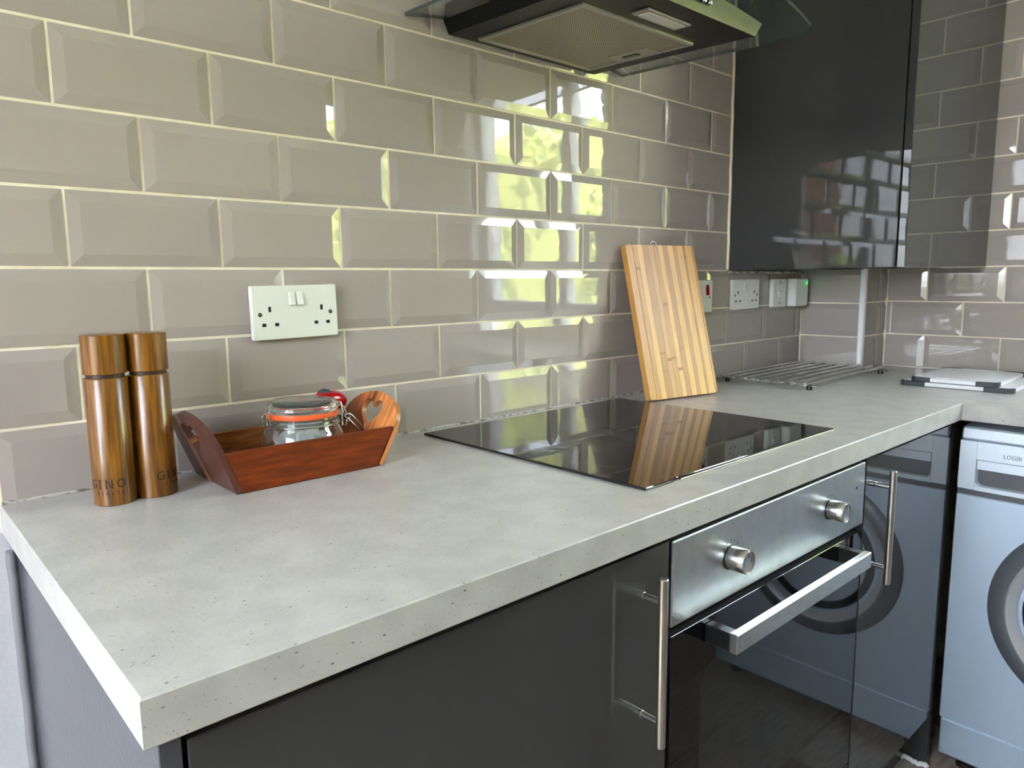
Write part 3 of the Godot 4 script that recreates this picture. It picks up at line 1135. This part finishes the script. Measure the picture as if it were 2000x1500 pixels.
func double_socket(label: String, at: Vector3, roll: float, w := 0.146, h := 0.085) -> void:
	var o := thing("double_socket", label, "socket", at, 0.0, "white double sockets on the tiled wall")
	o.rotation.z = roll
	var d := 0.0105
	plate(o, w, h, d, M.white_plastic)
	for s in [-1, 1]:
		var x: float = s * 0.0445
		part("pin_hole", bx(x - 0.0021, 0.0015, d - 0.0005, x + 0.0021, 0.0098, d + 0.0003), M.void_black, o)
		for e in [-1, 1]:
			var px: float = x + e * 0.0105
			part("pin_hole", bx(px - 0.0032, -0.0212, d - 0.0005, px + 0.0032, -0.0162, d + 0.0003), M.void_black, o)
		var sx: float = s * 0.0070
		var sw := sh(Transform3D(Basis(Vector3.RIGHT, -0.17), Vector3(sx, 0.021, d)))
		sw.box(Vector3(-0.0047, -0.0105, -0.002), Vector3(0.0047, 0.0105, 0.0034), 0.0006)
		part("switch", sw, M.white_plastic, o)
		var sc := sh(Transform3D(Basis(Vector3.RIGHT, PI / 2), Vector3(s * 0.0605, -0.0022, d)))
		part("screw", sc.lathe([Vector2(0.0034, -0.001), Vector2(0.0034, 0.0003), Vector2(0.0022, 0.0009), Vector2(0, 0.0010)], 16), M.screw, o)


func sockets() -> void:
	double_socket("larger white double socket above the wooden tray", Vector3(0.3130, 1.1345, 0.0045), 0.014)
	double_socket("white double socket under the corner of the dark wall cabinet", Vector3(1.6975, 1.1360, 0.0045), 0.006)
	var r := thing("cooker_switch", "white switch plate with red rocker half hidden by bamboo board", "switch", Vector3(1.4790, 1.1345, 0.0045))
	plate(r, 0.086, 0.086, 0.0105, M.white_plastic)
	var rk := sh(Transform3D(Basis(Vector3.RIGHT, -0.08), Vector3(0.018, 0.0165, 0.0105)))
	rk.box(Vector3(-0.0055, -0.014, -0.002), Vector3(0.0055, 0.014, 0.0035), 0.001)
	part("rocker", rk, M.red, r, "red rocker")
	var sc := sh(Transform3D(Basis(Vector3.RIGHT, PI / 2), Vector3(0.030, -0.003, 0.0105)))
	part("screw", sc.lathe([Vector2(0.0032, -0.001), Vector2(0.0032, 0.0004), Vector2(0, 0.001)], 16), M.screw, r)
	var f := thing("fused_spur", "white fused switch plate beside the box with the green light", "switch", Vector3(1.8880, 1.1362, 0.0045))
	plate(f, 0.080, 0.086, 0.014, M.white_plastic)
	part("fuse_carrier", bx(-0.020, 0.012, 0.013, 0.012, 0.028, 0.0155, 0.001), M.white_plastic, f)
	part("rocker", bx(-0.010, -0.012, 0.013, 0.012, 0.006, 0.017, 0.001), M.white_plastic, f)
	for y in [0.034, -0.030]:
		var s2 := sh(Transform3D(Basis(Vector3.RIGHT, PI / 2), Vector3(-0.002, y, 0.014)))
		part("screw", s2.lathe([Vector2(0.003, -0.001), Vector2(0.003, 0.0004), Vector2(0, 0.001)], 16), M.screw, f)
	var b := thing("control_box", "chunky white box with a glowing green light under wall cabinet", "control box", Vector3(1.985, 1.1372, 0.0045))
	var s3 := sh()
	s3.prism(round_rect(0.083, 0.087, 0.006), 0.0, 0.036, 0.004)
	part("casing", s3, M.white_plastic, b)
	var ld := sh(Transform3D(Basis(Vector3.RIGHT, PI / 2), Vector3(0.029, 0.028, 0.036)))
	part("green_light", ld.lathe([Vector2(0.0036, -0.001), Vector2(0.0036, 0.0006), Vector2(0.002, 0.0018), Vector2(0, 0.002)], 20), M.led, b)
	var l := OmniLight3D.new()
	l.name = "green_glow"
	l.light_color = c8(60, 255, 110)
	l.light_energy = 0.00004
	l.light_size = 0.003
	l.omni_range = 3.0
	l.omni_attenuation = 2.0
	l.shadow_enabled = true
	l.position = Vector3(0.029, 0.028, 0.042)
	b.add_child(l)


# ------------------------------------------------------------------ pepper mills
func bent(s: String, size: float, r: float, ang: float, y: float) -> Mesh:
	var a: Array = text_mesh(s, size, 0.0006).surface_get_arrays(0)
	var v: PackedVector3Array = a[Mesh.ARRAY_VERTEX]
	var n: PackedVector3Array = a[Mesh.ARRAY_NORMAL]
	for i in v.size():
		var t := ang + v[i].x / r
		var rr := r + v[i].z
		v[i] = Vector3(sin(t) * rr, y + v[i].y, cos(t) * rr)
		n[i] = Basis(Vector3.UP, t) * n[i]
	var m := ArrayMesh.new()
	var out := []
	out.resize(Mesh.ARRAY_MAX)
	out[Mesh.ARRAY_VERTEX] = v
	out[Mesh.ARRAY_NORMAL] = n
	out[Mesh.ARRAY_INDEX] = a[Mesh.ARRAY_INDEX]
	m.add_surface_from_arrays(Mesh.PRIMITIVE_TRIANGLES, out)
	return m


func mills() -> void:
	var spots := [[Vector3(0.0125, TOP, 0.0887), 0.0, "left-hand wooden pepper mill with the whole word on its foot"], [Vector3(0.0637, TOP, 0.0880), 1.26, "right-hand wooden pepper mill nearest the tray"]]
	for sp in spots:
		var o := thing("pepper_mill", sp[2], "pepper mill", sp[0], sp[1], "pair of wooden pepper mills")
		var r := 0.0252
		var body := sh()
		body.lathe([Vector2(0, 0), Vector2(r - 0.001, 0), Vector2(r, 0.001), Vector2(r, 0.1625), Vector2(r - 0.001, 0.1637), Vector2(0, 0.1637)], 64)
		part("body", body, M.mill, o)
		part("neck", sh().lathe([Vector2(0.0222, 0.163), Vector2(0.0222, 0.1695)], 48), M.mill_dark, o)
		var cap := sh()
		cap.lathe([Vector2(0, 0.1685), Vector2(r - 0.001, 0.1685), Vector2(r, 0.1695), Vector2(r, 0.2172), Vector2(r - 0.0012, 0.2184), Vector2(0, 0.2186)], 64)
		part("cap", cap, M.mill, o)
		var deg := [-75.0, -53.0, -27.0, 5.0]
		for i in 4:
			part("lettering", bent("GINO"[i], 0.0158, r, deg_to_rad(deg[i]), 0.0290), M.burnt, o)
		for i in 6:
			part("lettering", bent("ITALIA"[i], 0.0048, r, deg_to_rad(-60.0 + i * 13.5), 0.0172), M.burnt, o)


# ------------------------------------------------------------------ tray, jar and what is in it
func tray() -> void:
	var o := thing("serving_tray", "small wooden carry tray with heart-shaped handle holes", "tray", Vector3(0, TOP, 0))
	var zb := 0.020
	var zf := 0.175
	var lean_l := 0.37
	var lean_r := 0.50
	part("base", bx(0.146, 0.0008, zb + 0.008, 0.358, 0.0075, zf - 0.008), M.tray_floor, o)
	for z in [zf - 0.008, zb]:
		# trapezium whose ends follow the leaning end panels
		var h := 0.058
		var x0 := 0.1455
		var x1 := 0.3575
		var p := PackedVector2Array([Vector2(x0, 0.0005), Vector2(x1, 0.0005), Vector2(x1 + tan(lean_r) * h, h), Vector2(x0 - tan(lean_l) * h, h)])
		part("side_board", sh().prism(p, z, z + 0.008, 0.0008), M.tray_side if z > 0.1 else M.tray_floor, o)
	for s in [-1, 1]:
		end_panel_heart(o, s, 0.1465 if s < 0 else 0.3565, lean_l if s < 0 else lean_r, (zb + zf) / 2.0, M.tray_end_dark if s < 0 else M.tray_end_warm)


func end_panel_heart(o: Node3D, s: int, x: float, lean: float, zc: float, m: Material) -> void:
	var W := 0.0775
	var sh_h := 0.064       # straight part of the panel, measured along the lean
	var top := 0.112
	var half := []          # right half of the outline, from the shoulder to the crown
	for i in 13:
		var t := i / 12.0 * PI / 2
		half.append(Vector2(cos(t) * W, sh_h + sin(t) * (top - sh_h)))
	var heart := []         # right half, from the tip up to the notch
	var hc := Vector2(0, 0.0765)
	for i in 13:
		var t := PI - i / 12.0 * PI
		heart.append(hc + Vector2(16.0 * pow(sin(t), 3.0), 13.0 * cos(t) - 5.0 * cos(2 * t) - 2.0 * cos(3 * t) - cos(4 * t)) * 0.00180)
	var st := sh()
	for side in [1.0, -1.0]:
		var p := PackedVector2Array([Vector2(0, 0), Vector2(W, 0)])
		for v in half:
			p.append(v)
		var hr := heart.duplicate()
		hr.reverse()
		for v in hr:
			p.append(v)
		if side < 0:
			var q := PackedVector2Array()
			for i in range(p.size() - 1, -1, -1):
				q.append(Vector2(-p[i].x, p[i].y))
			p = q
		st.prism(p, 0.0, 0.009, 0.0)
	var panel := part("end_panel", st, m, o)
	# local x runs towards the viewer (+z), local y up the lean, thickness outwards
	var up := Vector3(sin(lean) * s, cos(lean), 0)
	var along := Vector3(0, 0, 1.0)
	var out := along.cross(up)
	if out.x * s < 0:
		along = -along
		out = along.cross(up)
	panel.transform = Transform3D(Basis(along, up, out), Vector3(x, 0.0005 + 0.009 * sin(lean), zc))


func jar() -> void:
	var c := Vector3(0.2740, TOP + 0.0077, 0.098)
	var o := thing("clip_jar", "clip-top glass jar with orange rubber seal standing in the tray", "jar", c)
	var w := 0.0024
	var g := sh()
	g.lathe([Vector2(0, 0), Vector2(0.052, 0), Vector2(0.0585, 0.004), Vector2(0.061, 0.012), Vector2(0.061, 0.040), Vector2(0.0575, 0.052), Vector2(0.052, 0.060), Vector2(0.0515, 0.063), Vector2(0.0545, 0.0645), Vector2(0.0545, 0.0685), Vector2(0.0518, 0.070), Vector2(0.0518, 0.0735),
		Vector2(0.048, 0.0735), Vector2(0.048, 0.061), Vector2(0.054, 0.051), Vector2(0.061 - w, 0.040), Vector2(0.061 - w, 0.012), Vector2(0.056, 0.006), Vector2(0.050, 0.004), Vector2(0, 0.004)], 72, 50)
	part("glass_body", g, M.jar_glass, o)
	var rb := sh()
	rb.lathe([Vector2(0.0465, 0.0738), Vector2(0.0530, 0.0738), Vector2(0.0538, 0.0775), Vector2(0.0530, 0.0812), Vector2(0.0465, 0.0812), Vector2(0.0465, 0.0738)], 72, 50)
	part("rubber_seal", rb, M.orange, o, "orange rubber seal")
	var ld := sh()
	ld.lathe([Vector2(0, 0.0885), Vector2(0.042, 0.0885), Vector2(0.0455, 0.0816), Vector2(0.0525, 0.0816), Vector2(0.0540, 0.0835), Vector2(0.0540, 0.0885), Vector2(0.0528, 0.0915), Vector2(0.0505, 0.0945), Vector2(0.0480, 0.0965), Vector2(0.040, 0.0975), Vector2(0, 0.0980)], 72, 50)
	part("lid", ld, M.jar_glass, o)
	# wire bail: loop round lid and neck, hinge at the left, lever at the right
	var wr := 0.0011
	var k := sh()
	var ring := []
	for i in 48:
		ring.append(Vector3(sin(TAU * i / 48.0) * 0.0552, 0.0625, cos(TAU * i / 48.0) * 0.0552))
	k.tube(ring, wr, 8, true)
	var ring2 := []
	for i in 48:
		ring2.append(Vector3(sin(TAU * i / 48.0) * 0.0546, 0.0868, cos(TAU * i / 48.0) * 0.0546))
	k.tube(ring2, wr * 0.8, 8, true)
	part("wire_ring", k, M.wire, o)
	var hinge := sh()
	hinge.tube([Vector3(-0.050, 0.090, 0.010), Vector3(-0.056, 0.088, 0.010), Vector3(-0.058, 0.076, 0.010), Vector3(-0.056, 0.063, 0.010)], wr, 8)
	hinge.tube([Vector3(-0.055, 0.085, 0.012), Vector3(-0.067, 0.084, 0.013), Vector3(-0.069, 0.080, 0.013), Vector3(-0.0685, 0.066, 0.013), Vector3(-0.066, 0.063, 0.013), Vector3(-0.055, 0.063, 0.012)], wr, 8)
	hinge.tube([Vector3(-0.065, 0.080, 0.018), Vector3(-0.0645, 0.068, 0.018)], wr, 8)
	part("hinge_wire", hinge, M.wire, o)
	var lever := sh()
	lever.tube([Vector3(0.0500, 0.0895, 0.016), Vector3(0.0560, 0.0880, 0.018), Vector3(0.0565, 0.074, 0.020), Vector3(0.0550, 0.060, 0.022), Vector3(0.0535, 0.054, 0.024), Vector3(0.0575, 0.0525, 0.026), Vector3(0.0605, 0.058, 0.026), Vector3(0.0610, 0.064, 0.024)], wr * 1.15, 8)
	for e in [0.0, 1.0]:
		var off := Vector3(0.010 * e, 0.004 * e, -0.008 * e)
		lever.tube([Vector3(0.0585, 0.066, 0.024) + off, Vector3(0.0640, 0.062, 0.026) + off, Vector3(0.0770, 0.046, 0.028) + off, Vector3(0.0880, 0.030, 0.030) + off], wr * 1.1, 8)
	lever.tube([Vector3(0.055, 0.086, 0.010), Vector3(0.064, 0.080, 0.012), Vector3(0.066, 0.070, 0.016), Vector3(0.062, 0.063, 0.022), Vector3(0.066, 0.058, 0.026)], wr, 8)
	for i in 3:
		var coil := []
		for q in 14:
			coil.append(Vector3(0.0635 + 0.004 * cos(TAU * q / 14.0), 0.066 + 0.004 * sin(TAU * q / 14.0), 0.020 + i * 0.0024))
		lever.tube(coil, wr, 6, true)
	part("lever_wire", lever, M.wire, o)
	# crumpled bag inside the jar
	var b := thing("plastic_bag", "crumpled white plastic bag inside the clip-top jar", "bag", c + Vector3(0, 0.0045, 0))
	var n := FastNoiseLite.new()
	n.seed = 3
	n.frequency = 22.0
	n.fractal_octaves = 2
	var bs := sh()
	var NS := 28
	var NR := 14
	var grid := []
	for i in NR + 1:
		var row := []
		for j in NS:
			var th := PI * i / NR
			var ph := TAU * j / NS
			var d := Vector3(sin(th) * cos(ph), -cos(th), sin(th) * sin(ph))
			var k2: float = 1.0 + 0.42 * n.get_noise_3dv(d * 0.1 + Vector3(1, 2, 3)) + (0.10 if (j * 7 + i * 5) % 3 == 0 else 0.0)
			row.append(Vector3(d.x * 0.040 * k2, 0.021 + d.y * 0.0200 + (maxf(d.y, 0.0) * 0.026 * (k2 - 0.75)), d.z * 0.040 * k2))
		grid.append(row)
	for i in NR:
		for j in NS:
			var l := (j + 1) % NS
			bs.tri(grid[i][j], grid[i + 1][j], grid[i + 1][l])
			bs.tri(grid[i][j], grid[i + 1][l], grid[i][l])
	part("crumpled_film", bs, M.packet, b)
	# red-handled utensil leaning behind the jar
	var u := thing("utensil", "red plastic handled utensil leaning behind the clip-top jar", "utensil", Vector3(0.3400, TOP + 0.0078, 0.046))
	var hd := sh(Transform3D(Basis.from_euler(Vector3(0, 0.25, 1.36)).scaled(Vector3.ONE * 1.15), Vector3(0.006, 0.0835, 0.006)))
	hd.lathe([Vector2(0, -0.026), Vector2(0.006, -0.0255), Vector2(0.0105, -0.022), Vector2(0.0130, -0.015), Vector2(0.0135, -0.006), Vector2(0.0120, 0.004), Vector2(0.0100, 0.014), Vector2(0.0075, 0.022), Vector2(0.004, 0.0265), Vector2(0, 0.0275)], 36, 60)
	part("handle", hd, M.red, u)
	var ins := sh(Transform3D(Basis.from_euler(Vector3(0, 0.25, 1.36)).scaled(Vector3.ONE * 1.1), Vector3(-0.002, 0.0925, 0.006)))
	ins.lathe([Vector2(0, -0.013), Vector2(0.005, -0.011), Vector2(0.0085, -0.004), Vector2(0.0085, 0.005), Vector2(0.005, 0.012), Vector2(0, 0.014)], 28, 60)
	part("grip_inlay", ins, M.grey_rubber, u)
	part("shaft", sh().tube([Vector3(0.004, 0.082, 0.004), Vector3(0.002, 0.07, 0.0005), Vector3(-0.004, 0.03, -0.004), Vector3(-0.008, 0.004, -0.008)], 0.0035, 10), M.chrome, u)


# ------------------------------------------------------------------ boards and rack
func bamboo_board() -> void:
	var o := thing("chopping_board", "striped bamboo chopping board leaning against the tiles", "chopping board")
	var yaw := 0.1774
	var lean := 0.2603
	var e1 := Vector3(cos(yaw), 0, sin(yaw))
	var n := Vector3(-sin(yaw), 0, cos(yaw))
	var up := Vector3.UP * cos(lean) - n * sin(lean)
	var nn := e1.cross(up)
	o.transform = Transform3D(Basis(e1, up, nn), Vector3(1.1186, TOP + 0.0049, 0.1168))
	var Wd := 0.2219
	var L := 0.3698
	var T := 0.018
	var cuts := [0.0, 58.0, 98.0, 143.0, 198.0, 240.0, 283.0, 323.0, 368.0, 418.0, 453.0, 508.0, 528.0, 588.0, 613.0]
	var tone := [0, 1, 2, 3, 0, 1, 4, 3, 2, 3, 2, 3, 4, 1]
	for i in 14:
		var a: float = cuts[i] / 613.0 * Wd
		var b: float = cuts[i + 1] / 613.0 * Wd
		var s := sh()
		if i == 0 or i == 13:
			# outer strips with rounded corners
			var r := 0.007
			var p := PackedVector2Array()
			if i == 0:
				p = PackedVector2Array([Vector2(b, 0), Vector2(b, L)])
				for k in 6:
					p.append(Vector2(a + r, L - r) + Vector2(-sin(PI / 2 * k / 5.0), cos(PI / 2 * k / 5.0)) * r)
				for k in 6:
					p.append(Vector2(a + r, r) + Vector2(-cos(PI / 2 * k / 5.0), -sin(PI / 2 * k / 5.0)) * r)
			else:
				p = PackedVector2Array([Vector2(a, L), Vector2(a, 0)])
				for k in 6:
					p.append(Vector2(b - r, r) + Vector2(sin(PI / 2 * k / 5.0), -cos(PI / 2 * k / 5.0)) * r)
				for k in 6:
					p.append(Vector2(b - r, L - r) + Vector2(cos(PI / 2 * k / 5.0), sin(PI / 2 * k / 5.0)) * r)
			s.prism(p, -T, 0.0, 0.0012)
		else:
			s.box(Vector3(a, 0, -T), Vector3(b, L, 0.0), 0.0004)
		var st := part("strip", s, M["bamboo%d" % tone[i]], o)
		# darker growth nodes of the cane
		for q in (rng.randi_range(0, 4) / 2 if i % 2 == 1 else rng.randi_range(0, 1)):
			var y := rng.randf_range(0.02, L - 0.03)
			part("cane_node", bx(a + 0.0006, y, -0.001, b - 0.0006, y + rng.randf_range(0.004, 0.009), 0.00012), M.bamboo_node, st)
	var hook := []
	for k in 11:
		var t := PI * k / 10.0
		hook.append(Vector3(0.098 + 0.011 * cos(t), L - 0.001 + 0.013 * sin(t), -T / 2))
	part("hanging_loop", sh().tube(hook, 0.0013, 8), M.chrome, o)


func trivet() -> void:
	var o := thing("trivet", "flat steel bar trivet lying in the worktop corner", "trivet", Vector3(1.536, TOP, 0.033))
	for i in 8:
		var z := i * 0.0351
		part("bar", sh().tube([Vector3(0.0, 0.0155, z), Vector3(0.505, 0.0155, z - 0.004)], 0.0047, 12), M.rack, o)
	for x in [0.022, 0.470]:
		part("cross_rod", sh().tube([Vector3(x, 0.0092, -0.016), Vector3(x, 0.0092, 0.268)], 0.0028, 10), M.wire, o)
		for z in [0.015, 0.247]:
			var f := sh(Transform3D(Basis.IDENTITY, Vector3(x, 0, z)))
			part("foot", f.lathe([Vector2(0, 0), Vector2(0.007, 0), Vector2(0.0075, 0.004), Vector2(0.006, 0.0115), Vector2(0, 0.012)], 18), M.black_plastic, o)


func slotted(w: float, d: float, r: float, slot_l: float, slot_w: float, slot_x: float) -> Array:
	# board outline (x long axis) split down its middle so that both handle slots are real holes
	var outs := []
	for s in [1.0, -1.0]:
		var p := PackedVector2Array()
		var full := round_rect(w, d, r)
		var hx := w / 2 - slot_x
		p.append(Vector2(w / 2, 0))
		for k in 7:
			p.append(Vector2(w / 2 - r, d / 2 - r) + Vector2.from_angle(PI / 2 * k / 6.0) * r)
		for k in 7:
			p.append(Vector2(-w / 2 + r, d / 2 - r) + Vector2.from_angle(PI / 2 + PI / 2 * k / 6.0) * r)
		p.append(Vector2(-w / 2, 0))
		for c in [-hx, hx]:
			p.append(Vector2(c - slot_w / 2, 0))
			p.append(Vector2(c - slot_w / 2, slot_l / 2 - 0.008))
			p.append(Vector2(c - slot_w / 4, slot_l / 2))
			p.append(Vector2(c + slot_w / 4, slot_l / 2))
			p.append(Vector2(c + slot_w / 2, slot_l / 2 - 0.008))
			p.append(Vector2(c + slot_w / 2, 0))
		if s < 0:
			var q := PackedVector2Array()
			for i in range(p.size() - 1, -1, -1):
				q.append(Vector2(p[i].x, -p[i].y))
			p = q
		outs.append(p)
	return outs


func white_boards() -> void:
	var flat := Basis(Vector3(1, 0, 0), Vector3(0, 0, -1), Vector3(0, 1, 0))
	var specs := [
		["larger white plastic cutting board at the bottom of the pair", Vector3(1.992, TOP + 0.0012, 0.524), 0.03, 0.36, 0.252, 0.0095],
		["smaller white plastic cutting board on top of the larger one", Vector3(1.962, TOP + 0.0122, 0.520), 0.03, 0.285, 0.196, 0.0095],
	]
	for sp in specs:
		var o := thing("cutting_board", sp[0], "cutting board", sp[1], sp[2], "white cutting boards with dark grips")
		var w: float = sp[3]
		var d: float = sp[4]
		var t: float = sp[5]
		var s := sh(Transform3D(flat, Vector3.ZERO))
		for p in slotted(w, d, 0.016, d * 0.46, 0.020, 0.022):
			s.prism(p, 0.0, t, 0.0006)
		part("board", s, M.board_white, o)
		for cx in [-1.0, 1.0]:
			var lin := sh(Transform3D(flat, Vector3(cx * (w / 2 - 0.022), 0, 0)))
			part("slot_lining", lin.prism(round_rect(0.0215, d * 0.46 + 0.001, 0.008), 0.0004, t * 0.55, 0.0), M.grey_rubber, o)
		# soft grips wrapped round the corners
		for cx in [-1.0, 1.0]:
			for cz in [-1.0, 1.0]:
				var r := 0.0172
				var p := PackedVector2Array()
				var L1 := 0.024
				var L2 := d * 0.24
				var c := Vector2(w / 2 - 0.016, d / 2 - 0.016)
				p.append(Vector2(w / 2 + 0.0012, d / 2 - L2))
				for k in 7:
					p.append(c + Vector2.from_angle(PI / 2 * k / 6.0) * r)
				p.append(Vector2(w / 2 - L1, d / 2 + 0.0012))
				p.append(Vector2(w / 2 - L1, d / 2 - 0.004))
				p.append(Vector2(w / 2 - 0.012, d / 2 - 0.010))
				p.append(Vector2(w / 2 - 0.005, d / 2 - L2))
				var q := PackedVector2Array()
				for v in p:
					q.append(Vector2(v.x * cx, v.y * cz))
				if cx * cz < 0:
					q.reverse()
				part("corner_grip", sh(Transform3D(flat, Vector3.ZERO)).prism(q, -0.0010, t + 0.0010, 0.0008), M.grey_rubber, o)
